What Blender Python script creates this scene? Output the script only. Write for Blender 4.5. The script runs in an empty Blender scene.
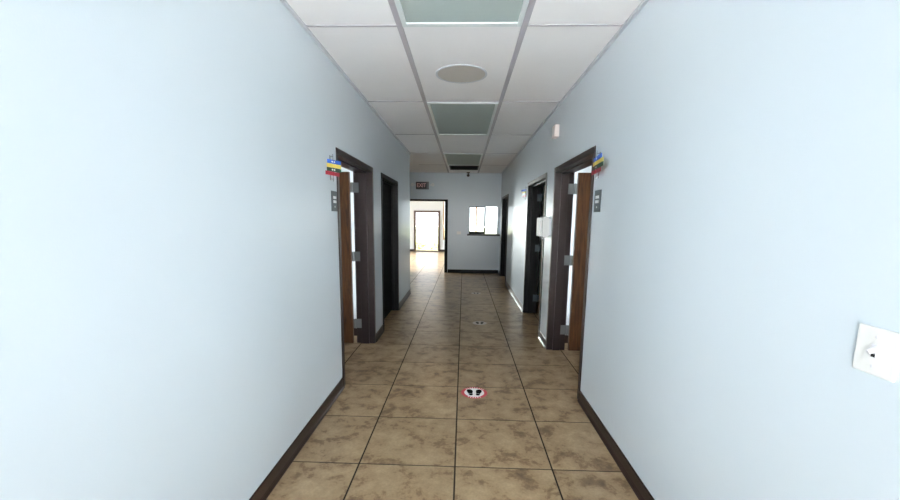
import bpy, bmesh, math, random
from mathutils import Vector, Matrix
random.seed(7)
S = bpy.context.scene
COL = S.collection

# ------------------------------------------------------------------ materials
def srgb(r, g, b):
    f = lambda c: (c/255)/12.92 if c/255 <= .04045 else ((c/255+.055)/1.055)**2.4
    return (f(r), f(g), f(b), 1)

def mat(name, col, rough=.6, metal=0, spec=.5, bump=0, bscale=200, var=0, vscale=6):
    m = bpy.data.materials.new(name); m.use_nodes = True
    nt = m.node_tree; b = nt.nodes['Principled BSDF']
    b.inputs['Base Color'].default_value = col
    b.inputs['Roughness'].default_value = rough
    b.inputs['Metallic'].default_value = metal
    b.inputs['Specular IOR Level'].default_value = spec
    tc = nt.nodes.new('ShaderNodeTexCoord')
    if var:
        n = nt.nodes.new('ShaderNodeTexNoise'); n.inputs['Scale'].default_value = vscale
        n.inputs['Detail'].default_value = 5
        nt.links.new(tc.outputs['Object'], n.inputs['Vector'])
        mx = nt.nodes.new('ShaderNodeMix'); mx.data_type = 'RGBA'
        mx.inputs[6].default_value = tuple(c*(1-var) for c in col[:3])+(1,)
        mx.inputs[7].default_value = tuple(min(1, c*(1+var)) for c in col[:3])+(1,)
        nt.links.new(n.outputs['Fac'], mx.inputs[0]); nt.links.new(mx.outputs[2], b.inputs['Base Color'])
    if bump:
        n = nt.nodes.new('ShaderNodeTexNoise'); n.inputs['Scale'].default_value = bscale
        n.inputs['Detail'].default_value = 3
        nt.links.new(tc.outputs['Object'], n.inputs['Vector'])
        bp = nt.nodes.new('ShaderNodeBump'); bp.inputs['Strength'].default_value = bump
        bp.inputs['Distance'].default_value = .002
        nt.links.new(n.outputs['Fac'], bp.inputs['Height']); nt.links.new(bp.outputs['Normal'], b.inputs['Normal'])
    return m

def mat_wood(name, dark, light):
    m = mat(name, dark, .42)
    nt = m.node_tree; b = nt.nodes['Principled BSDF']
    tc = nt.nodes.new('ShaderNodeTexCoord'); mp = nt.nodes.new('ShaderNodeMapping')
    mp.inputs['Scale'].default_value = (9, 9, .9)
    n = nt.nodes.new('ShaderNodeTexNoise'); n.inputs['Scale'].default_value = 3; n.inputs['Detail'].default_value = 8
    n.inputs['Distortion'].default_value = 1.5
    r = nt.nodes.new('ShaderNodeValToRGB')
    r.color_ramp.elements[0].position = .3; r.color_ramp.elements[0].color = dark
    r.color_ramp.elements[1].position = .7; r.color_ramp.elements[1].color = light
    L = nt.links.new
    L(tc.outputs['Object'], mp.inputs['Vector']); L(mp.outputs['Vector'], n.inputs['Vector'])
    L(n.outputs['Fac'], r.inputs['Fac']); L(r.outputs['Color'], b.inputs['Base Color'])
    return m

TILE = .606; GX = -.0293; GY = 2.312
def mat_floor():
    m = bpy.data.materials.new('brown_mottled_tile'); m.use_nodes = True
    nt = m.node_tree; b = nt.nodes['Principled BSDF']; N = nt.nodes.new; L = nt.links.new
    def math_(op, a, c=None):
        n = N('ShaderNodeMath'); n.operation = op
        for i, v in enumerate((a, c)):
            if v is None: continue
            if isinstance(v, (int, float)): n.inputs[i].default_value = v
            else: L(v, n.inputs[i])
        return n.outputs[0]
    tc = N('ShaderNodeTexCoord'); sx = N('ShaderNodeSeparateXYZ'); L(tc.outputs['Object'], sx.inputs[0])
    def cell(o, off):
        a = math_('DIVIDE', math_('SUBTRACT', o, off), TILE)
        fr = math_('FRACT', a); fl = math_('FLOOR', a)
        e = math_('MINIMUM', fr, math_('SUBTRACT', 1, fr))
        return e, fl
    ex, fx = cell(sx.outputs['X'], GX); ey, fy = cell(sx.outputs['Y'], GY)
    e = math_('MINIMUM', ex, ey)
    ey = math_('MULTIPLY', ey, 1.35); e = math_('MINIMUM', ex, ey)
    gr = N('ShaderNodeMapRange'); gr.inputs[1].default_value = .0060; gr.inputs[2].default_value = .0105
    L(e, gr.inputs[0])                                   # 0 in the joint, 1 on the tile
    cx = N('ShaderNodeCombineXYZ'); L(fx, cx.inputs[0]); L(fy, cx.inputs[1])
    wn = N('ShaderNodeTexWhiteNoise'); L(cx.outputs[0], wn.inputs['Vector'])
    # each tile samples its own patch of the mottling
    off = N('ShaderNodeVectorMath'); off.operation = 'SCALE'; off.inputs['Scale'].default_value = 13
    L(wn.outputs['Color'], off.inputs[0])
    ad = N('ShaderNodeVectorMath'); L(tc.outputs['Object'], ad.inputs[0]); L(off.outputs[0], ad.inputs[1])
    n1 = N('ShaderNodeTexNoise'); n1.inputs['Scale'].default_value = 6.5; n1.inputs['Detail'].default_value = 9
    n1.inputs['Roughness'].default_value = .66; n1.inputs['Distortion'].default_value = .25
    L(ad.outputs[0], n1.inputs['Vector'])
    n2 = N('ShaderNodeTexNoise'); n2.inputs['Scale'].default_value = 70; n2.inputs['Detail'].default_value = 4
    L(ad.outputs[0], n2.inputs['Vector'])
    r = N('ShaderNodeValToRGB'); cr = r.color_ramp
    cr.elements[0].position = .33; cr.elements[0].color = srgb(*FT[0])
    cr.elements[1].position = .66; cr.elements[1].color = srgb(*FT[3])
    q = cr.elements.new(.42); q.color = srgb(*FT[1])
    q = cr.elements.new(.47); q.color = srgb(*FT[2])
    L(n1.outputs['Fac'], r.inputs['Fac'])
    br = math_('ADD', math_('MULTIPLY', wn.outputs['Value'], .16), .92)
    br2 = math_('MULTIPLY', br, math_('ADD', math_('MULTIPLY', n2.outputs['Fac'], .5), .75))
    sc = N('ShaderNodeVectorMath'); sc.operation = 'SCALE'; L(r.outputs['Color'], sc.inputs[0]); L(br2, sc.inputs['Scale'])
    mx = N('ShaderNodeMix'); mx.data_type = 'RGBA'; L(gr.outputs[0], mx.inputs[0])
    mx.inputs[6].default_value = srgb(34, 26, 20); L(sc.outputs[0], mx.inputs[7])
    L(mx.outputs[2], b.inputs['Base Color'])
    ro = N('ShaderNodeMapRange'); ro.inputs[3].default_value = .8; ro.inputs[4].default_value = FR
    L(gr.outputs[0], ro.inputs[0]); L(ro.outputs[0], b.inputs['Roughness'])
    b.inputs['Specular IOR Level'].default_value = .32
    hb = math_('ADD', math_('MULTIPLY', gr.outputs[0], 1.0), math_('MULTIPLY', n1.outputs['Fac'], .25))
    bp = N('ShaderNodeBump'); bp.inputs['Strength'].default_value = .35; bp.inputs['Distance'].default_value = .002
    L(hb, bp.inputs['Height']); L(bp.outputs['Normal'], b.inputs['Normal'])
    return m

def mat_glass(name, tint=(.97, .98, .98, 1)):
    m = bpy.data.materials.new(name); m.use_nodes = True
    nt = m.node_tree; nt.nodes.clear(); N = nt.nodes.new
    o = N('ShaderNodeOutputMaterial'); mx = N('ShaderNodeMixShader'); t = N('ShaderNodeBsdfTransparent')
    g = N('ShaderNodeBsdfGlossy'); g.inputs['Roughness'].default_value = .02
    f = N('ShaderNodeFresnel'); f.inputs['IOR'].default_value = 1.45
    t.inputs['Color'].default_value = tint
    nt.links.new(f.outputs[0], mx.inputs[0]); nt.links.new(t.outputs[0], mx.inputs[1]); nt.links.new(g.outputs[0], mx.inputs[2])
    nt.links.new(mx.outputs[0], o.inputs['Surface'])
    return m

FT = [(104, 82, 60), (132, 107, 79), (155, 131, 100), (176, 153, 121)]
FR = .29
M = dict(
    wall=mat('pale_blue_semigloss_paint', srgb(215, 226, 234), .22, spec=.5, bump=.12, bscale=160, var=.015, vscale=2),
    ceil=mat('white_ceiling_panel', srgb(244, 244, 246), .9, spec=.2, bump=.5, bscale=260, var=.025, vscale=3),
    grid=mat('grey_ceiling_rail', srgb(178, 176, 184), .5),
    rail=mat('white_wall_angle', srgb(200, 205, 212), .5),
    base=mat('dark_brown_rubber_base', srgb(46, 33, 30), .33, spec=.5),
    frame=mat('dark_brown_painted_metal', srgb(42, 32, 33), .32, spec=.5),
    blackframe=mat('black_painted_metal', srgb(10, 10, 12), .5, spec=.2),  # black trim; also puts the dark of unlit doorways into their frames
    tan=mat('tan_painted_mullion', srgb(200, 160, 110), .5),
    bronze=mat('bronze_door_metal', srgb(64, 44, 32), .4),
    blackdoor=mat('black_painted_door', srgb(8, 8, 9), .7, spec=.1),  # black colour stands in for the darkness of the unlit doorways
    wood=mat_wood('brown_wood_veneer', srgb(54, 30, 14), srgb(108, 72, 40)),
    steel=mat('brushed_steel', srgb(132, 138, 140), .45, metal=.75),
    white=mat('white_plastic', srgb(238, 238, 236), .35),
    offwhite=mat('warm_white_plastic', srgb(236, 226, 222), .45),
    toggle=mat('ivory_toggle_plastic', srgb(226, 226, 230), .35),
    dark=mat('dark_plastic', srgb(24, 24, 28), .5),
    screw=mat('screw_metal', srgb(150, 150, 155), .4, metal=.6),
    diff=mat('grey_green_lamp_diffuser', srgb(168, 182, 181), .75, bump=.8, bscale=120),
    lampframe=mat('white_lamp_frame', srgb(222, 230, 232), .4),
    speaker=mat('beige_grey_speaker_grille', srgb(190, 186, 180), .7, bump=.8, bscale=500),
    vent=mat('dark_vent_metal', srgb(26, 28, 34), .5),
    sign=mat('dark_slate_sign_plastic', srgb(72, 84, 90), .45),
    signw=mat('white_sign_insert', srgb(225, 228, 230), .5),
    blue=mat('blue_flag_plastic', srgb(28, 88, 190), .4),
    yellow=mat('yellow_flag_plastic', srgb(226, 206, 96), .45),
    green=mat('dark_green_flag_plastic', srgb(16, 62, 44), .4),
    red=mat('red_flag_plastic', srgb(150, 18, 42), .4),
    stred=mat('red_sticker_vinyl', srgb(206, 74, 88), .5),
    stwhite=mat('white_sticker_vinyl', srgb(240, 240, 240), .5),
    stblack=mat('black_sticker_vinyl', srgb(6, 6, 6), .8, spec=.1),
    fadew=mat('worn_grey_sticker_vinyl', srgb(205, 198, 194), .6, var=.2, vscale=30),
    fadeb=mat('worn_black_sticker_vinyl', srgb(45, 40, 38), .6),
    exitbody=mat('dark_exit_sign_body', srgb(22, 16, 18), .5),
    exitletter=mat('unlit_pink_letter_plastic', srgb(240, 190, 190), .5),
    exithouse=mat('grey_exit_housing', srgb(112, 108, 112), .5),
    glass=mat_glass('clear_glass'),
    tinted=mat_glass('grey_tinted_glass', (.55, .57, .57, 1)),
    dimglass=mat_glass('dark_tinted_glass', (.60, .60, .60, 1)),
    lawn=mat('yellow_green_grass', (.105, .11, .062, 1), .9, var=.3, vscale=.8),
    stone=mat('black_counter_laminate', srgb(18, 18, 20), .35),
    ground=mat('pale_dry_grass', srgb(212, 209, 206), .9, var=.12, vscale=.6),  # pale concrete, brightened to bounce sunlight up to the ceiling
    hedge=mat('pale_green_leaves', srgb(150, 160, 70), .9, var=.4, vscale=6),
    outer=mat('plain_partition_paint', srgb(225, 232, 236), .5),
)
M['floor'] = mat_floor()

# ------------------------------------------------------------------ mesh helpers
class MB:
    def __init__(s): s.bm = bmesh.new()
    def box(s, x0, x1, y0, y1, z0, z1, mtx=None):
        r = bmesh.ops.create_cube(s.bm, size=1)
        m = Matrix.Translation(((x0+x1)/2, (y0+y1)/2, (z0+z1)/2)) @ Matrix.Diagonal((abs(x1-x0), abs(y1-y0), abs(z1-z0), 1))
        bmesh.ops.transform(s.bm, matrix=(mtx or Matrix()) @ m, verts=r['verts']); return s
    def cyl(s, c, r, h, axis='Z', seg=24, r2=None, mtx=None):
        q = bmesh.ops.create_cone(s.bm, cap_ends=True, segments=seg, radius1=r, radius2=r if r2 is None else r2, depth=h)
        rot = {'Z': Matrix(), 'X': Matrix.Rotation(math.pi/2, 4, 'Y'), 'Y': Matrix.Rotation(-math.pi/2, 4, 'X')}[axis]
        bmesh.ops.transform(s.bm, matrix=(mtx or Matrix()) @ Matrix.Translation(c) @ rot, verts=q['verts']); return s
    def prism(s, pts, z0, z1, mtx=None):
        mtx = mtx or Matrix()
        lo = [s.bm.verts.new(mtx @ Vector((x, y, z0))) for x, y in pts]
        hi = [s.bm.verts.new(mtx @ Vector((x, y, z1))) for x, y in pts]
        n = len(pts)
        s.bm.faces.new(hi); s.bm.faces.new(lo[::-1])
        for i in range(n): s.bm.faces.new((lo[i], lo[(i+1) % n], hi[(i+1) % n], hi[i]))
        return s
    def ring(s, cx, cy, r0, r1, z0, z1, seg=48):
        V = []
        for i in range(seg):
            a = 2*math.pi*i/seg; c, d = math.cos(a), math.sin(a)
            V.append([s.bm.verts.new((cx+r*c, cy+r*d, z)) for r, z in ((r0, z0), (r1, z0), (r1, z1), (r0, z1))])
        for i in range(seg):
            a, b = V[i], V[(i+1) % seg]
            for k in range(4): s.bm.faces.new((a[k], b[k], b[(k+1) % 4], a[(k+1) % 4]))
        return s
    def build(s, name, m, parent=None, bevel=0, origin=None, smooth=False, seg=2):
        bmesh.ops.recalc_face_normals(s.bm, faces=s.bm.faces)
        me = bpy.data.meshes.new(name); 
        if origin: bmesh.ops.translate(s.bm, verts=s.bm.verts, vec=-Vector(origin))
        s.bm.to_mesh(me); s.bm.free()
        o = bpy.data.objects.new(name, me); COL.objects.link(o); me.materials.append(m)
        if origin: o.location = origin
        if parent is not None:
            o.parent = parent
            # geometry was written in world space: cancel the parent's translation chain
            p = parent; t = Vector((0, 0, 0))
            while p is not None: t += Vector(p.location); p = p.parent
            if not parent.get('_local'): o.location = Vector(o.location) - t
        if bevel:
            b = o.modifiers.new('bevel', 'BEVEL'); b.width = bevel; b.segments = seg; b.limit_method = 'ANGLE'
        if smooth:
            for p_ in me.polygons: p_.use_smooth = True
        return o

def tag(o, label, cat, group=None, kind=None):
    o['label'] = label; o['category'] = cat
    if group: o['group'] = group
    if kind: o['kind'] = kind
    return o
def empty(name, loc):
    o = bpy.data.objects.new(name, None); o.empty_display_size = .1; COL.objects.link(o); o.location = loc; return o
def struct(o, label, cat): return tag(o, label, cat, kind='structure')
def copy_tree(o, parent=None):
    c = o.copy(); COL.objects.link(c)
    if parent is not None: c.parent = parent
    for ch in list(o.children): copy_tree(ch, c)
    return c

# ------------------------------------------------------------------ dimensions
XL, XR, ZC, ZD = -1.080, 1.022, 2.783, 2.11
TL, TR = .205, .195                        # thickness of the side walls
YE = 8.12                                  # end of the left wall, passage beyond
YF, YF2 = 11.4, 11.52                      # far wall
YB = 18.7                                  # street front of the front room
Y0 = -0.45                                  # added glazed end behind the camera, set close to light the hall
LD = [(3.45, 4.81), (5.30, 6.62)]
RD = [(3.295, 4.71), (5.15, 6.63), (9.50, 10.95)]

# ------------------------------------------------------------------ shell
o = MB().box(-5.2, 5.2, Y0-.1, YB+.1, -.12, 0).build('floor', M['floor'])
struct(o, 'large square brown mottled floor tiles with dark joints', 'floor')

def long_wall(x0, x1, ya, yb, doors):
    m = MB(); y = ya
    for a, b in doors:
        m.box(x0, x1, y, a, 0, ZC); m.box(x0, x1, a, b, ZD, ZC); y = b
    m.box(x0, x1, y, yb, 0, ZC); return m
struct(long_wall(XL-TL, XL, Y0, YE, LD).build('wall_left', M['wall']), 'pale blue painted left hall wall ending at a side passage', 'wall')
struct(long_wall(XR, XR+TR, Y0, YF, RD).build('wall_right', M['wall']), 'pale blue glossy painted right hall wall with three doorways', 'wall')
# far wall: doorway and reception opening
DX0, DX1, DZ = -1.62, -.45, 2.057
WX0, WX1, WZ0, WZ1 = .152, .955, 1.112, 1.875
m = MB()
m.box(-5.0, DX0, YF, YF2, 0, ZC).box(DX0, DX1, YF, YF2, DZ, ZC).box(DX1, WX0, YF, YF2, 0, ZC)
m.box(WX0, WX1, YF, YF2, 0, WZ0-.045).box(WX0, WX1, YF, YF2, WZ1, ZC).box(WX1, 5.0, YF, YF2, 0, ZC)
struct(m.build('wall_far', M['wall']), 'grey-looking far end wall with open doorway and small reception opening', 'wall')
# street front
OPEN = [(-4.95, -3.6, .0, 2.3), (-2.3, -1.09, .0, 1.875), (-.95, 1.95, .55, 2.35)]
m = MB(); x = -5.2
for a, b, z0, z1 in OPEN:
    m.box(x, a, YB, YB+.15, 0, ZC); m.box(a, b, YB, YB+.15, z1, ZC)
    if z0 > 0: m.box(a, b, YB, YB+.15, 0, z0)
    x = b
m.box(x, 5.2, YB, YB+.15, 0, ZC)
struct(m.build('wall_street', M['outer']), 'bright cream wall of the front room around the glass door', 'wall')
# outer side walls with openings for the added room windows
WINL = [(4.2, 5.0), (12.6, 17.6)]
m = MB(); y = Y0
for a, b in WINL:
    m.box(-5.2, -5.0, y, a, 0, ZC); m.box(-5.2, -5.0, a, b, 0, .4).box(-5.2, -5.0, a, b, 2.5, ZC); y = b
m.box(-5.2, -5.0, y, YB, 0, ZC)
struct(m.build('wall_outer', M['outer']), 'outside wall at the left end of the rooms', 'wall')
m = MB(); y = Y0
for a, b in [(4.1, 4.88)]:
    m.box(5.0, 5.2, y, a, 0, ZC); m.box(5.0, 5.2, a, b, 0, .4).box(5.0, 5.2, a, b, 2.5, ZC); y = b
m.box(5.0, 5.2, y, YB, 0, ZC)
struct(m.build('wall_outer', M['outer']), 'outside wall at the right end of the rooms', 'wall')
# partitions between rooms (one object each)
for (a, b, y) in [(-5.0, XL-TL, .9), (-5.0, XL-TL, 5.08), (-5.0, XL-TL, YE-.12), (XR+TR, 5.0, .9), (XR+TR, 5.0, 4.96), (XR+TR, 5.0, 8.3)]:
    side = 'left' if a < 0 else 'right'
    nm = {.9: 'near end of the first', 5.08: 'first and second', 4.96: 'first and second', YE-.12: 'second room and the side passage', 8.3: 'second and third'}[y]
    struct(MB().box(a, b, y, y+.12, 0, ZC).build('wall_partition', M['outer']), f'partition wall by the {nm} rooms, {side} of the hall', 'wall')
# hall end behind the camera: side piers of the added glazed entrance
m = MB().box(XL, XR, Y0-.1, Y0, 2.62, ZC).box(-5.2, XL, Y0-.1, Y0, 0, ZC).box(XR, 5.2, Y0-.1, Y0, 0, ZC)
struct(m.build('wall_near', M['outer']), 'wall around the glazed entrance at the near end of the hall', 'wall')

# ------------------------------------------------------------------ ceiling with rails
struct(MB().box(-5.2, 5.2, Y0-.1, YB+.15, ZC, ZC+.12).build('ceiling', M['ceil']), 'white suspended ceiling of large rectangular panels', 'ceiling')
C0, CD, CX0, CX1 = 2.846, 1.727, -.4416, .3733
m = MB()
for x in (CX0, CX1): m.box(x-.019, x+.019, Y0, YF, ZC-.006, ZC)
m.build('trim_1', M['grid'])
struct(bpy.data.objects['trim_1'], 'two long grey ceiling rails running down the hall', 'ceiling rail')
m = MB()
for k in range(-2, 6):
    y = C0+CD*k
    if y < YF: m.box(XL, XR, y-.010, y+.010, ZC-.004, ZC)
struct(m.build('trim_2', M['grid']), 'thin grey cross rails between the ceiling panels', 'ceiling rail')
m = MB().box(XL, XL+.022, Y0, YE, ZC-.018, ZC).box(XR-.022, XR, Y0, YF, ZC-.018, ZC).box(XL, XR, YF-.02, YF, ZC-.012, ZC)
struct(m.build('trim_3', M['rail']), 'white edge angle where ceiling panels meet the hall walls', 'ceiling rail')

# ------------------------------------------------------------------ baseboards (cove profile)
def baseboard(name, pts_runs, label, m_='base'):
    """runs: list of (fixed coordinate, normal sign, axis, a, b)"""
    m = MB()
    prof = [(0, 0), (.020, 0), (.018, .006), (.011, .016), (.008, .028), (.007, .094), (.004, .098), (0, .098)]
    for fx, sg, ax, a, b in pts_runs:
        rows = []
        for t in (a, b):
            rows.append([m.bm.verts.new((fx+sg*d, t, z) if ax == 'Y' else (t, fx+sg*d, z)) for d, z in prof])
        n = len(prof)
        for i in range(n): m.bm.faces.new((rows[0][i], rows[0][(i+1) % n], rows[1][(i+1) % n], rows[1][i]))
        m.bm.faces.new(rows[0]); m.bm.faces.new(rows[1][::-1])
    struct(m.build(name, M[m_]), label, 'baseboard')
baseboard('baseboard_left', [(XL, 1, 'Y', Y0, LD[0][0]), (XL, 1, 'Y', LD[0][1], LD[1][0]), (XL, 1, 'Y', LD[1][1], YE)], 'dark brown rubber baseboard along the left hall wall')
baseboard('baseboard_right', [(XR, -1, 'Y', Y0, RD[0][0]), (XR, -1, 'Y', RD[0][1], RD[1][0]), (XR, -1, 'Y', RD[1][1], RD[2][0]), (XR, -1, 'Y', RD[2][1], YF)], 'dark brown rubber baseboard along the right hall wall')
baseboard('baseboard_far', [(YF, -1, 'X', DX1+.01, XR-.02), (YF, -1, 'X', -5, DX0)], 'black looking baseboard under the reception opening', 'blackframe')
baseboard('baseboard_street', [(YB, -1, 'X', -3.6, -2.3), (YB, -1, 'X', -1.09, 5)], 'dark baseboard beside the glass door in the front room')
baseboard('baseboard_room', [(5.08, -1, 'X', -5, XL-TL), (4.96, -1, 'X', XR+TR, 5)], 'dark baseboard inside the first rooms')

# ------------------------------------------------------------------ hall doors
def hall_door(n, side, y0, y1, label, ang=90, frame='frame', shut=False):
    """side -1 left / +1 right; hinged on the far jamb, swung into the room"""
    xf = XL if side < 0 else XR
    th = TL if side < 0 else TR
    xb = xf + side*th
    e = empty(f'door_{n}', (xf+side*th/2, (y0+y1)/2, 0)); struct(e, label, 'door')
    def bx(m, xa, xb_, *r): m.box(min(xa, xb_), max(xa, xb_), *r)
    m = MB(); w = .05; a = xf-side*.010; b = xb+side*.010
    bx(m, xf, xb, y0, y0+w, 0, ZD-w); bx(m, xf, xb, y1-w, y1, 0, ZD-w); bx(m, xf, xb, y0, y1, ZD-w, ZD)
    # face trims standing proud on both wall faces
    for f0, f1 in ((a, xf), (xb, b)):
        bx(m, f0, f1, y0-.003, y0+w, 0, ZD-w); bx(m, f0, f1, y1-w, y1+.003, 0, ZD-w); bx(m, f0, f1, y0-.003, y1+.003, ZD-w, ZD+.003)
    # stops
    s0, s1 = xf+side*.06, xb-side*.055
    bx(m, s0, s1, y0+w, y0+w+.016, 0, ZD-w-.016); bx(m, s0, s1, y1-w-.016, y1-w, 0, ZD-w-.016); bx(m, s0, s1, y0+w, y1-w, ZD-w-.016, ZD-w)
    m.build('door_frame', M[frame], e, bevel=.002, seg=1)
    # leaf: local frame at the hinge pin
    W = y1-y0-2*w-.008; px = xb+side*.022; py = y1-w-.004
    mt = Matrix.Translation((px, py, 0)) @ Matrix.Rotation(math.radians(-(ang-90))*side, 4, 'Z') @ Matrix.Diagonal((side, 1, 1, 1))
    leafm = 'wood'
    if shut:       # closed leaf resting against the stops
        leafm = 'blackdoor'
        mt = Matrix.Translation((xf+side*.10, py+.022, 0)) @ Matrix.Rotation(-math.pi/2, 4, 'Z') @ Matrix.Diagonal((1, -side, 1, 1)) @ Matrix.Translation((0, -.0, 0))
    m = MB(); m.box(.022, .022+W, -.045, 0, .012, ZD-w-.006, mtx=mt)
    d = m.build('door_panel', M[leafm], e, bevel=.0015, seg=1)
    m = MB()
    for s in (-1, 1):
        y = -.045-.008 if s < 0 else .008
        m.cyl((W-.05, y, 1.0), .026, .016, 'Y', mtx=mt)
        m.cyl((W-.05, y+s*.028, 1.0), .010, .05, 'Y', 12, mtx=mt)
        m.box(W-.16, W-.04, y+s*.045-.007, y+s*.045+.007, .99, 1.012, mtx=mt)
    m.build('door_handle', M['dark' if shut else 'steel'], d, bevel=.002)
    for hz in (() if shut else (.25, 1.075, 1.88)):
        m = MB()
        m.box(*sorted((xb-side*.055, px-side*.006)), y1-w-.0035, y1-w+.0005, hz-.057, hz+.057)       # leaf on the jamb
        m.box(*sorted((px-side*.002, px+side*.024)), y1-w-.012, y1-w-.008, hz-.057, hz+.057)
        m.cyl((px, y1-w-.010, hz), .0085, .118, 'Z', 12)
        m.build('hinge', M['steel' if frame == 'frame' else 'sign'], e)  # slate colour on black frames darkens the hinges like the dim doorway
    return e
hall_door(1, -1, *LD[0], 'nearest left doorway with dark frame and brown wood door swung into a lit room')
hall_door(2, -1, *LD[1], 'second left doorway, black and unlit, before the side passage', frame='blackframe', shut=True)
hall_door(3, 1, *RD[0], 'nearest right doorway with dark frame and brown wood door swung inward')
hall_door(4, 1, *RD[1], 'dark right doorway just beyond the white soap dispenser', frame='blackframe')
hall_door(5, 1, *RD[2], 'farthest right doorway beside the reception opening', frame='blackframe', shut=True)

# far doorway (cased opening)
e = empty('door_6', ((DX0+DX1)/2, YF+.06, 0)); struct(e, 'black framed open doorway in the far wall under the exit sign', 'doorway')
w = .085; m = MB()
m.box(DX0, DX0+w, YF-.012, YF2+.012, 0, DZ-.05).box(DX1-w, DX1, YF-.012, YF2+.012, 0, DZ-.05).box(DX0, DX1, YF-.012, YF2+.012, DZ-.05, DZ)
m.build('door_frame', M['blackframe'], e, bevel=.002, seg=1)

# glass street door
e = empty('door_7', (-1.695, YB, 0)); struct(e, 'glass street door in a dark bronze frame seen through the far doorway', 'glass door')
a, b, z1 = -2.3, -1.09, 1.875; w = .09
m = MB().box(a, a+w, YB-.04, YB+.04, 0, z1).box(b-w, b, YB-.04, YB+.04, 0, z1).box(a+w, b-w, YB-.04, YB+.04, z1-.085, z1).box(a+w, b-w, YB-.04, YB+.04, 0, .05)
m.build('door_frame', M['bronze'], e, bevel=.003, seg=1)
MB().box(a+w, b-w, YB-.005, YB+.003, .05, z1-.085).build('glass_pane', M['dimglass'], e)
MB().box(a+w, b-w, YB-.03, YB-.006, .935, .965).build('push_bar', M['screw'], e, bevel=.004)
MB().box(b-w-.10, b-w+.02, YB-.075, YB-.04, 1.67, 1.71).build('door_closer', M['screw'], e, bevel=.004)

# street windows
def window(n, x0, x1, z0, z1, y, label, mull=(), axis='X', fr='bronze', t=.05, mw=.02, gl='glass'):
    c = ((x0+x1)/2, y, z0) if axis == 'X' else (y, (x0+x1)/2, z0)
    e = empty(f'window_{n}', c); struct(e, label, 'window')
    m = MB()
    def bx(a, b, c_, d, dy=.03):
        if axis == 'X': m.box(a, b, y-dy, y+dy, c_, d)
        else: m.box(y-dy, y+dy, a, b, c_, d)
    bx(x0, x0+t, z0, z1); bx(x1-t, x1, z0, z1); bx(x0+t, x1-t, z0, z0+t); bx(x0+t, x1-t, z1-t, z1)
    for q in mull: bx(q-mw, q+mw, z0+t, z1-t)
    m.build('window_frame', M[fr], e, bevel=.002, seg=1)
    m = MB()
    if axis == 'X': m.box(x0+t, x1-t, y-.003, y+.003, z0+t, z1-t)
    else: m.box(y-.003, y+.003, x0+t, x1-t, z0+t, z1-t)
    m.build('glass_pane', M[gl], e)
    return e
window(2, -4.95, -3.6, 0.02, 2.3, YB+.05, 'tall street window left of the glass door', (-4.1,), gl='tinted')
window(3, -.95, 1.95, .55, 2.35, YB+.05, 'street window seen white through the reception opening', (.572,), fr='tan', mw=.04, gl='tinted')
window(4, 12.6, 17.6, .4, 2.5, -5.1, 'side window of the front room', (15.1,), 'Y')  # unseen, added as a daylight source for the front room
window(5, 4.2, 5.0, .4, 2.5, -5.1, 'window of the first left room', (), 'Y')  # unseen, placed so daylight reaches the gap behind the open door
window(6, 4.1, 4.88, .4, 2.5, 5.1, 'window of the first right room', (), 'Y')  # unseen, placed likewise for the right-hand door gap
window(7, XL, XR, 0.0, 2.62, Y0-.05, 'glazed entrance at the near end of the hall', (0,))  # unseen, added as the main light source for the near hall

# reception opening: casing, sliding pane, counter
e = empty('window_1', ((WX0+WX1)/2, YF, WZ0)); struct(e, 'small bright reception opening with black counter in the far wall', 'reception window')
m = MB(); y0, y1 = YF+.035, YF+.06
m.box(WX0, .60, y0, y1, WZ0, WZ0+.06).box(.572, .61, y0, y1, WZ0+.06, WZ1-.02).box(WX0, WX0+.012, y0, y1, WZ0+.06, WZ1)
m.box(WX0, .60, y0, y1, WZ1-.02, WZ1)
m.build('sliding_frame', M['blackframe'], e)
MB().box(WX0+.012, .575, y0+.01, y0+.014, WZ0+.06, WZ1-.02).build('glass_pane', M['glass'], e)
MB().box(WX1-.018, WX1, YF-.002, YF2+.002, WZ0, WZ1).build('side_jamb', M['rail'], e)
MB().box(WX0-.055, XR-.004, YF-.09, YF2+.10, WZ0-.045, WZ0).build('counter', M['stone'], e, bevel=.004)

# ------------------------------------------------------------------ ceiling lights (switched off)
def lamp(k, dz=0):
    y0 = C0+CD*k; y1 = y0+CD
    e = empty('ceiling_light', ((CX0+CX1)/2, (y0+y1)/2, ZC-.02))
    xa, xb, ya, yb = CX0+.021, CX1-.021, y0+.012, y1-.012
    t = .032
    m = MB().box(xa, xa+t, ya, yb, ZC-.016, ZC-.0005).box(xb-t, xb, ya, yb, ZC-.016, ZC-.0005).box(xa+t, xb-t, ya, ya+t, ZC-.016, ZC-.0005).box(xa+t, xb-t, yb-t*1.4, yb, ZC-.016, ZC-.0005)
    m.build('light_frame', M['lampframe'], e, bevel=.003, seg=1)
    MB().box(xa+t, xb-t, ya+t, yb-t*1.4, ZC-.006, ZC-.0005).build('diffuser', M['diff'], e)
    return e
for k, lb in ((-1, 'switched-off ceiling light nearest the camera, cut by the top edge'), (1, 'switched-off ceiling light just beyond the round speaker'), (3, 'farthest switched-off ceiling light, next to the dark vent')):
    tag(lamp(k), lb, 'ceiling light', 'switched-off rectangular ceiling lights')

# speaker
e = empty('ceiling_speaker', (-.042, 3.735, ZC)); tag(e, 'round beige ceiling speaker between the two nearest ceiling lights', 'speaker')
MB().ring(-.042, 3.735, .208, .224, ZC-.008, ZC-.0005).build('rim', M['rail'], e)
MB().cyl((-.042, 3.735, ZC-.003), .209, .005, seg=48).build('speaker_grille', M['speaker'], e)

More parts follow.
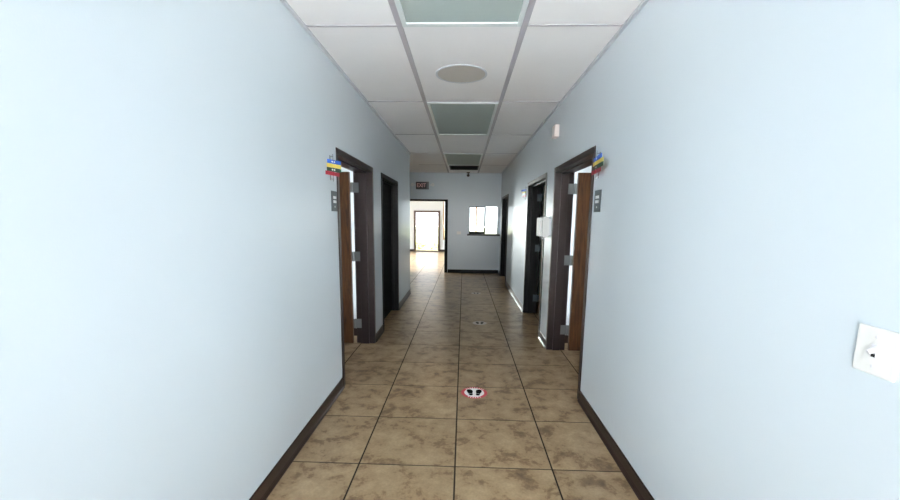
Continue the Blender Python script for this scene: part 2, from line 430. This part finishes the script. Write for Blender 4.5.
# air vent
e = empty('ceiling_vent', (-.03, 10.2, ZC)); tag(e, 'dark slatted air vent in the ceiling near the far wall', 'air vent')
x0, x1, y0, y1 = -.37, .34, 9.83, 10.62
MB().box(x0, x0+.03, y0, y1, ZC-.014, ZC-.0005).box(x1-.03, x1, y0, y1, ZC-.014, ZC-.0005).box(x0+.03, x1-.03, y0, y0+.03, ZC-.014, ZC-.0005).box(x0+.03, x1-.03, y1-.03, y1, ZC-.014, ZC-.0005).build('vent_frame', M['vent'], e)
MB().box(x0+.03, x1-.03, y0+.03, y1-.03, ZC-.003, ZC-.0005).build('backing', M['dark'], e)
for i in range(8):
    y = y0+.07+i*.093
    mt = Matrix.Translation(((x0+x1)/2, y, ZC-.012)) @ Matrix.Rotation(math.radians(35), 4, 'X')
    MB().box(-(x1-x0)/2+.03, (x1-x0)/2-.03, -.013, .013, -.001, .001, mtx=mt).build('slat', M['vent'], e)

# camera dome under the ceiling by the far wall
e = empty('security_camera', (.098, 11.25, ZC)); tag(e, 'small black camera hanging from the ceiling above the reception wall', 'camera')
MB().cyl((.098, 11.25, ZC-.014), .045, .026, seg=20).cyl((.098, 11.25, ZC-.038), .018, .03, seg=12).build('mount', M['dark'], e)
m = MB(); bmesh.ops.create_uvsphere(m.bm, u_segments=20, v_segments=12, radius=.042, matrix=Matrix.Translation((.098, 11.25, ZC-.085)) @ Matrix.Diagonal((1, 1, .9, 1)))
cb = m.build('camera_body', M['dark'], e, smooth=True)
MB().cyl((.098, 11.205, ZC-.088), .016, .014, 'Y', 16).build('lens', M['stone'], e)

# ------------------------------------------------------------------ exit sign with twin lamp heads
e = empty('exit_sign', (-1.165, YF, 2.42)); tag(e, 'unlit exit sign with two small emergency lamps above the far doorway', 'exit sign')
MB().box(-1.345, -.985, YF-.045, YF-.0005, 2.325, 2.53).build('housing', M['exithouse'], e, bevel=.008)
MB().box(-1.33, -1.045, YF-.052, YF-.045, 2.34, 2.515).build('sign_face', M['exitbody'], e)
def text_mesh(s, size, mtx, depth=.002):
    cu = bpy.data.curves.new('t', 'FONT'); cu.body = s; cu.size = size; cu.extrude = depth; cu.align_x = 'CENTER'; cu.align_y = 'CENTER'; cu.offset = size*.012
    ob = bpy.data.objects.new('t', cu); COL.objects.link(ob)
    bpy.context.view_layer.update()
    me = bpy.data.meshes.new_from_object(ob.evaluated_get(bpy.context.evaluated_depsgraph_get()))
    me.transform(mtx); bpy.data.objects.remove(ob); return me
me = text_mesh('EXIT', .145, Matrix.Translation((-1.1875, YF-.0535, 2.428)) @ Matrix.Rotation(math.pi/2, 4, 'X') @ Matrix.Diagonal((.86, 1.05, 1, 1)))
me.materials.append(M['exitletter']); t = bpy.data.objects.new('lettering', me); COL.objects.link(t); t.parent = e; t.location = -Vector(e.location)
for sx, x in ((-1, -1.43), (1, -.87)):
    lm = MB().cyl((x, YF-.055, 2.445), .045, .06, 'Y', 20, r2=.03).box(min(x, x-sx*.09), max(x, x-sx*.09), YF-.03, YF-.012, 2.435, 2.455).build('lamp_head', M['white'], e)
    MB().cyl((x, YF-.087, 2.445), .036, .006, 'Y', 20).build('lens', M['signw'], lm)

# ------------------------------------------------------------------ light switches
e = empty('light_switch', (XR, .985, 1.226)); tag(e, 'large white light switch plate on the right wall at the photo edge', 'light switch')
MB().box(XR-.007, XR-.0003, .934, 1.036, 1.168, 1.287).build('switch_plate', M['white'], e, bevel=.004)
MB().box(XR-.0095, XR-.007, .978, .994, 1.212, 1.246).build('toggle_collar', M['toggle'], e, bevel=.001)
mt = Matrix.Translation((XR-.012, .986, 1.232)) @ Matrix.Rotation(math.radians(-28), 4, 'Y')
MB().box(-.013, .004, -.0045, .0045, -.005, .005, mtx=mt).build('toggle', M['toggle'], e, bevel=.0012)
MB().box(XR-.0098, XR-.0093, .981, .991, 1.2135, 1.2215).build('toggle_slot', M['dark'], e)
for z in (1.264, 1.190): MB().cyl((XR-.0075, .986, z), .0034, .002, 'X', 14).box(XR-.0087, XR-.0084, .983, .989, z-.0004, z+.0004).build('screw', M['toggle'], e)
e = empty('light_switch', (-.134, YF, 1.136)); tag(e, 'small white switch plate left of the reception opening', 'light switch')
MB().box(-.194, -.074, YF-.007, YF-.0003, 1.095, 1.176).build('switch_plate', M['white'], e, bevel=.003)
for x in (-.16, -.108): MB().box(x-.006, x+.006, YF-.016, YF-.007, 1.125, 1.145).build('toggle', M['toggle'], e)

# ------------------------------------------------------------------ alarm box
e = empty('alarm_box', (XR, 4.66, 2.49)); tag(e, 'small white alarm box high on the right wall', 'alarm')
MB().box(XR-.052, XR-.0003, 4.60, 4.745, 2.432, 2.560).build('alarm_body', M['offwhite'], e, bevel=.006)
MB().box(XR-.056, XR-.052, 4.63, 4.715, 2.462, 2.530).build('alarm_lens', M['white'], e, bevel=.003)

# ------------------------------------------------------------------ soap dispenser
e = empty('soap_dispenser', (XR, 4.88, 1.34)); tag(e, 'white soap dispenser on the right wall between two doorways', 'dispenser')
def rounded(x0, x1, z0, z1, r, n=6):
    P = []
    for cx, cz, a0 in ((x1-r, z1-r, 0), (x0+r, z1-r, 90), (x0+r, z0+r, 180), (x1-r, z0+r, 270)):
        for i in range(n+1):
            a = math.radians(a0+90*i/n); P.append((cx+r*math.cos(a), cz+r*math.sin(a)))
    return P
def rprism(m, x0, x1, z0, z1, r, y0, y1):
    m.prism([(x, z) for x, z in rounded(x0, x1, z0, z1, r)], -y1, -y0, Matrix.Rotation(math.pi/2, 4, 'X'))
m = MB(); rprism(m, XR-.022, XR-.0003, 1.355, 1.545, .006, 4.785, 4.995); m.build('back_plate', M['toggle'], e, bevel=.003)
m = MB(); rprism(m, XR-.098, XR-.022, 1.325, 1.572, .040, 4.775, 5.005); m.build('dispenser_body', M['white'], e, bevel=.012, seg=3)
m = MB(); rprism(m, XR-.132, XR-.102, 1.338, 1.560, .013, 4.785, 4.995); m.build('push_cover', M['white'], e, bevel=.010, seg=3)
MB().box(XR-.104, XR-.096, 4.80, 4.98, 1.36, 1.53).build('seam', M['dark'], e)
MB().cyl((XR-.075, 4.89, 1.318), .012, .02, seg=16).build('nozzle', M['toggle'], e)

# ------------------------------------------------------------------ room signs
def room_sign(side, yc, zc, label, w=.145, h=.165):
    x = XL if side < 0 else XR; s = -side
    e = empty('room_sign', (x, yc, zc)); tag(e, label, 'sign', 'dark room signs beside the doorways')
    def b(d0, d1, *r): return MB().box(*sorted((x+s*d0, x+s*d1)), *r)
    b(.0003, .006, yc-w/2, yc+w/2, zc-h/2, zc+h/2).build('sign_plate', M['sign'], e, bevel=.002)
    for dz in (.030, -.004):
        b(.006, .008, yc-.034, yc+.042, zc+dz-.011, zc+dz+.011).build('sign_insert', M['signw'], e)
    MB().cyl((x+s*.007, yc+.003, zc-.045), .007, .003, 'X', 16).build('dot', M['signw'], e)
    return e
room_sign(-1, 3.362, 1.668, 'dark slate room sign on the left wall under the coloured flags')
room_sign(1, 3.165, 1.682, 'slate room sign on the right wall under the coloured flags')
room_sign(1, 6.745, 1.655, 'small room sign beyond the dark right doorway past the dispenser')

# ------------------------------------------------------------------ signal flags
def flags(side, yc, ztop, label, angs, L0=.20, cols=('blue', 'yellow', 'green', 'red')):
    x = XL if side < 0 else XR; s = -side
    e = empty('signal_flags', (x, yc, ztop-.06)); tag(e, label, 'door flags', 'coloured door signal flags')
    h = .031; tot = h*len(cols)
    m = MB(); m.cyl((x+s*.026, yc, ztop-tot/2), .0035, tot+.09, 'Z', 10)
    for z in (ztop+.025, ztop-tot-.025): m.box(*sorted((x+s*.0003, x+s*.029)), yc-.004, yc+.004, z-.003, z+.003)
    m.box(*sorted((x+s*.0003, x+s*.003)), yc-.010, yc+.010, ztop-tot-.035, ztop+.035)
    m.build('bracket', M['steel'], e)
    for i, c in enumerate(cols):
        a, la, lb = angs[i]
        z = ztop-h*i-h/2
        mt = Matrix.Translation((x+s*.026, yc, z)) @ Matrix.Rotation(math.radians(a)*s, 4, 'Z')
        f = MB().box(-.002, .002, -la, lb, -h/2+.001, h/2-.001, mtx=mt).cyl((0, 0, 0), .006, h-.002, 'Z', 12, mtx=mt).build('flag', M[c], e)
        if c in ('blue', 'green'):
            MB().box(*sorted((s*.002, s*.0035)), -.02, .02, -.006, .006, mtx=mt).build('flag_tab', M['signw'], f)
    return e
flags(-1, 3.29, 1.99, 'blue, yellow, green and red flags by the nearest left doorway', [(-24, .16, .09), (-20, .14, .10), (-20, .10, .10), (-14, .12, .09)])
flags(1, 3.185, 2.012, 'blue, yellow, green and red flags by the nearest right doorway', [(8, .20, .12), (6, .23, .11), (6, .23, .12), (5, .15, .13)])
flags(1, 6.72, 2.02, 'shadowed signal flags beyond the dark right doorway', [(-18, .02, .15), (-14, .02, .15), (-6, .02, .16), (-12, .02, .13)])

# ------------------------------------------------------------------ floor stickers
def sole(m, cx, cy, rot, sc, z0, z1):
    P = [(.0, .060), (.014, .056), (.023, .040), (.024, .018), (.018, -.004), (.015, -.014), (-.015, -.014), (-.017, .0), (-.021, .020), (-.021, .042), (-.012, .056)]
    H = [(.015, -.018), (.015, -.036), (.008, -.048), (-.008, -.048), (-.015, -.036), (-.015, -.018)]
    mt = Matrix.Translation((cx, cy, 0)) @ Matrix.Rotation(rot, 4, 'Z') @ Matrix.Diagonal((sc, sc, 1, 1))
    m.prism(P, z0, z1, mt); m.prism(H, z0, z1, mt)
def sticker(cx, cy, r, label, fresh=True):
    e = empty('floor_sticker', (cx, cy, 0)); tag(e, label, 'floor sticker', 'round footprint stickers on the floor tiles')
    if fresh:
        MB().cyl((cx, cy, .0006), r, .0008, seg=56).build('outer_ring', M['stred'], e)
        MB().cyl((cx, cy, .0012), r*.76, .0008, seg=56).build('centre_disc', M['stwhite'], e)
        m = MB()
        for a in list(range(38, 146, 12))+[None]+list(range(239, 306, 12)):     # tiny white lettering marks round the ring
            if a is None:
                m.build('upper_lettering', M['stwhite'], e); m = MB(); continue
            c, s = math.cos(math.radians(a)), math.sin(math.radians(a))
            mt = Matrix.Translation((cx+r*.865*c, cy+r*.865*s, .0013)) @ Matrix.Rotation(math.radians(a), 4, 'Z')
            m.box(-r*.075, r*.075, -r*.035, r*.035, -.0003, .0003, mtx=mt)
        m.build('lower_lettering', M['stwhite'], e)
    else:
        MB().cyl((cx, cy, .0006), r, .0008, seg=48).build('centre_disc', M['fadew'], e)
    for s in (-1, 1):
        m = MB(); sole(m, cx+s*r*.31, cy-r*.03, -s*.14, r/.115*1.15, .0012, .0021); m.build('footprint', M['stblack' if fresh else 'fadeb'], e)
sticker(.119, 3.405, .117, 'red ringed white floor sticker with two black footprints, nearest the camera')
sticker(.262, 5.84, .105, 'worn grey footprint sticker, second along the hall floor', False)
sticker(.280, 8.26, .100, 'worn footprint sticker farthest along the hall floor', False)

# ------------------------------------------------------------------ outside
g = MB().box(-60, 60, -40, 90, -.35, -.13).build('ground', M['ground']); struct(g, 'pale grassy ground outside the glass door', 'ground')
struct(MB().box(-30, 30, YB+.3, 75, -.129, -.10).build('lawn', M['lawn']), 'yellowish lawn beyond the glass street door', 'lawn')
rnd = random.Random(3)
for i, x in enumerate((-2.35, -1.25)):
    m = MB()
    for k in range(140):
        p = Vector((rnd.gauss(0, .22), rnd.gauss(0, .2), abs(rnd.gauss(.25, .16))))
        mt = Matrix.Translation((x+p.x, 21.3+p.y, -.12+p.z)) @ Matrix.Rotation(rnd.uniform(0, 6), 4, 'Z') @ Matrix.Rotation(rnd.uniform(-1, 1), 4, 'X')
        m.box(-.05, .05, -.03, .03, -.004, .004, mtx=mt)
    m.cyl((x, 21.3, 0), .02, .3, seg=8)
    tag(m.build('shrub', M['hedge'], origin=(x, 21.3, -.13)), ['faint pale green shrub outside the glass door, left side', 'faint pale green shrub outside the glass door, right side'][i], 'shrub', 'shrubs outside the glass door')

# ------------------------------------------------------------------ light
WORLD = 8.8
w = bpy.data.worlds.new('sky'); S.world = w; w.use_nodes = True
al = bpy.data.lights.new('window_daylight', 'AREA'); al.shape = 'RECTANGLE'; al.size, al.size_y = .6, 2.1; al.spread = math.radians(35)  # added lamp beaming through the street window onto the right wall
al.energy = 210; al.color = (1, .99, .96)
ao = bpy.data.objects.new('window_daylight', al); COL.objects.link(ao); ao.location = (-4.5, YB+.3, 1.25)
ao.rotation_euler = (Vector((.9, 7.4, 1.0))-ao.location).to_track_quat('-Z', 'Y').to_euler()
for sx, y in ((-1, 4.62), (1, 4.5)):
    rl = bpy.data.lights.new('window_daylight', 'AREA'); rl.shape = 'RECTANGLE'; rl.size, rl.size_y = .3, 1.9; rl.spread = math.radians(14); rl.energy = 15  # added narrow lamps that brighten the gaps behind the open doors
    ro = bpy.data.objects.new('window_daylight', rl); COL.objects.link(ro); ro.location = (sx*5.3, y, 1.45)
    ro.rotation_euler = (Vector((sx*1.4, y+.46, 1.3))-ro.location).to_track_quat('-Z', 'Y').to_euler()
fl = bpy.data.lights.new('window_daylight', 'AREA'); fl.shape = 'RECTANGLE'; fl.size, fl.size_y = 4.6, 1.9; fl.spread = math.radians(70); fl.energy = 480  # added lamp outside the side window to whiten the front-room floor
fo = bpy.data.objects.new('window_daylight', fl); COL.objects.link(fo); fo.location = (-5.6, 15.1, 1.9)
fo.rotation_euler = (Vector((-1.4, 14.8, 0))-fo.location).to_track_quat('-Z', 'Y').to_euler()
sl = bpy.data.lights.new('sun', 'SUN'); sl.energy = 195; sl.angle = math.radians(1); sl.color = (1, .97, .93)
so = bpy.data.objects.new('sun', sl); COL.objects.link(so); so.rotation_euler = (0, math.radians(38), 0); so.location = (0, 0, 20)
bg = w.node_tree.nodes['Background']; bg.inputs['Color'].default_value = (.92, .96, 1, 1); bg.inputs['Strength'].default_value = WORLD
def portal(name, loc, size, direction):
    l = bpy.data.lights.new(name, 'AREA'); l.shape = 'RECTANGLE'; l.size, l.size_y = size
    l.cycles.is_portal = True
    o = bpy.data.objects.new(name, l); COL.objects.link(o); o.location = loc
    o.rotation_euler = Vector(direction).to_track_quat('-Z', 'Y').to_euler(); return o
for a, b, z0, z1 in OPEN: portal('window_portal', ((a+b)/2, YB+.2, (z0+z1)/2), (b-a, z1-z0), (0, -1, 0))
portal('window_portal', (-5.25, 15.1, 1.45), (5, 2.1), (1, 0, 0))
portal('window_portal', (-5.25, 4.6, 1.45), (.8, 2.1), (1, 0, 0))
portal('window_portal', (5.25, 4.49, 1.45), (.78, 2.1), (-1, 0, 0))
portal('window_portal', (0, Y0-.15, 1.31), (2.1, 2.6), (0, 1, 0))

# ------------------------------------------------------------------ camera
f, cx, cy = 401.85, 449.59, 281.02
pitch, yaw, roll, H = .1548, -.0332, .0118, 1.539
cyw, syw, cp, sp, cr, sr = math.cos(yaw), math.sin(yaw), math.cos(pitch), math.sin(pitch), math.cos(roll), math.sin(roll)
F = Vector((syw*cp, cyw*cp, -sp)); R0 = Vector((cyw, -syw, 0)); U0 = R0.cross(F)
R = cr*R0+sr*U0; U = -sr*R0+cr*U0
cam = bpy.data.cameras.new('camera'); co = bpy.data.objects.new('camera', cam); COL.objects.link(co)
mw = Matrix((R, U, -F)).transposed().to_4x4(); mw.translation = (0, 0, H); co.matrix_world = mw
cam.sensor_width = 36; cam.lens = f*36/900; cam.shift_x = (450-cx)/900; cam.shift_y = (cy-250)/900
cam.clip_start = .02; cam.clip_end = 300
S.camera = co

S.view_settings.view_transform = 'Standard'; S.view_settings.look = 'None'
S.view_settings.gamma = 1; S.view_settings.use_curve_mapping = False
S.view_settings.exposure = 0.08
S.cycles.use_denoising = True
S.cycles.max_bounces = 10; S.cycles.diffuse_bounces = 7; S.cycles.glossy_bounces = 4; S.cycles.transparent_max_bounces = 12
S.cycles.sample_clamp_indirect = 10
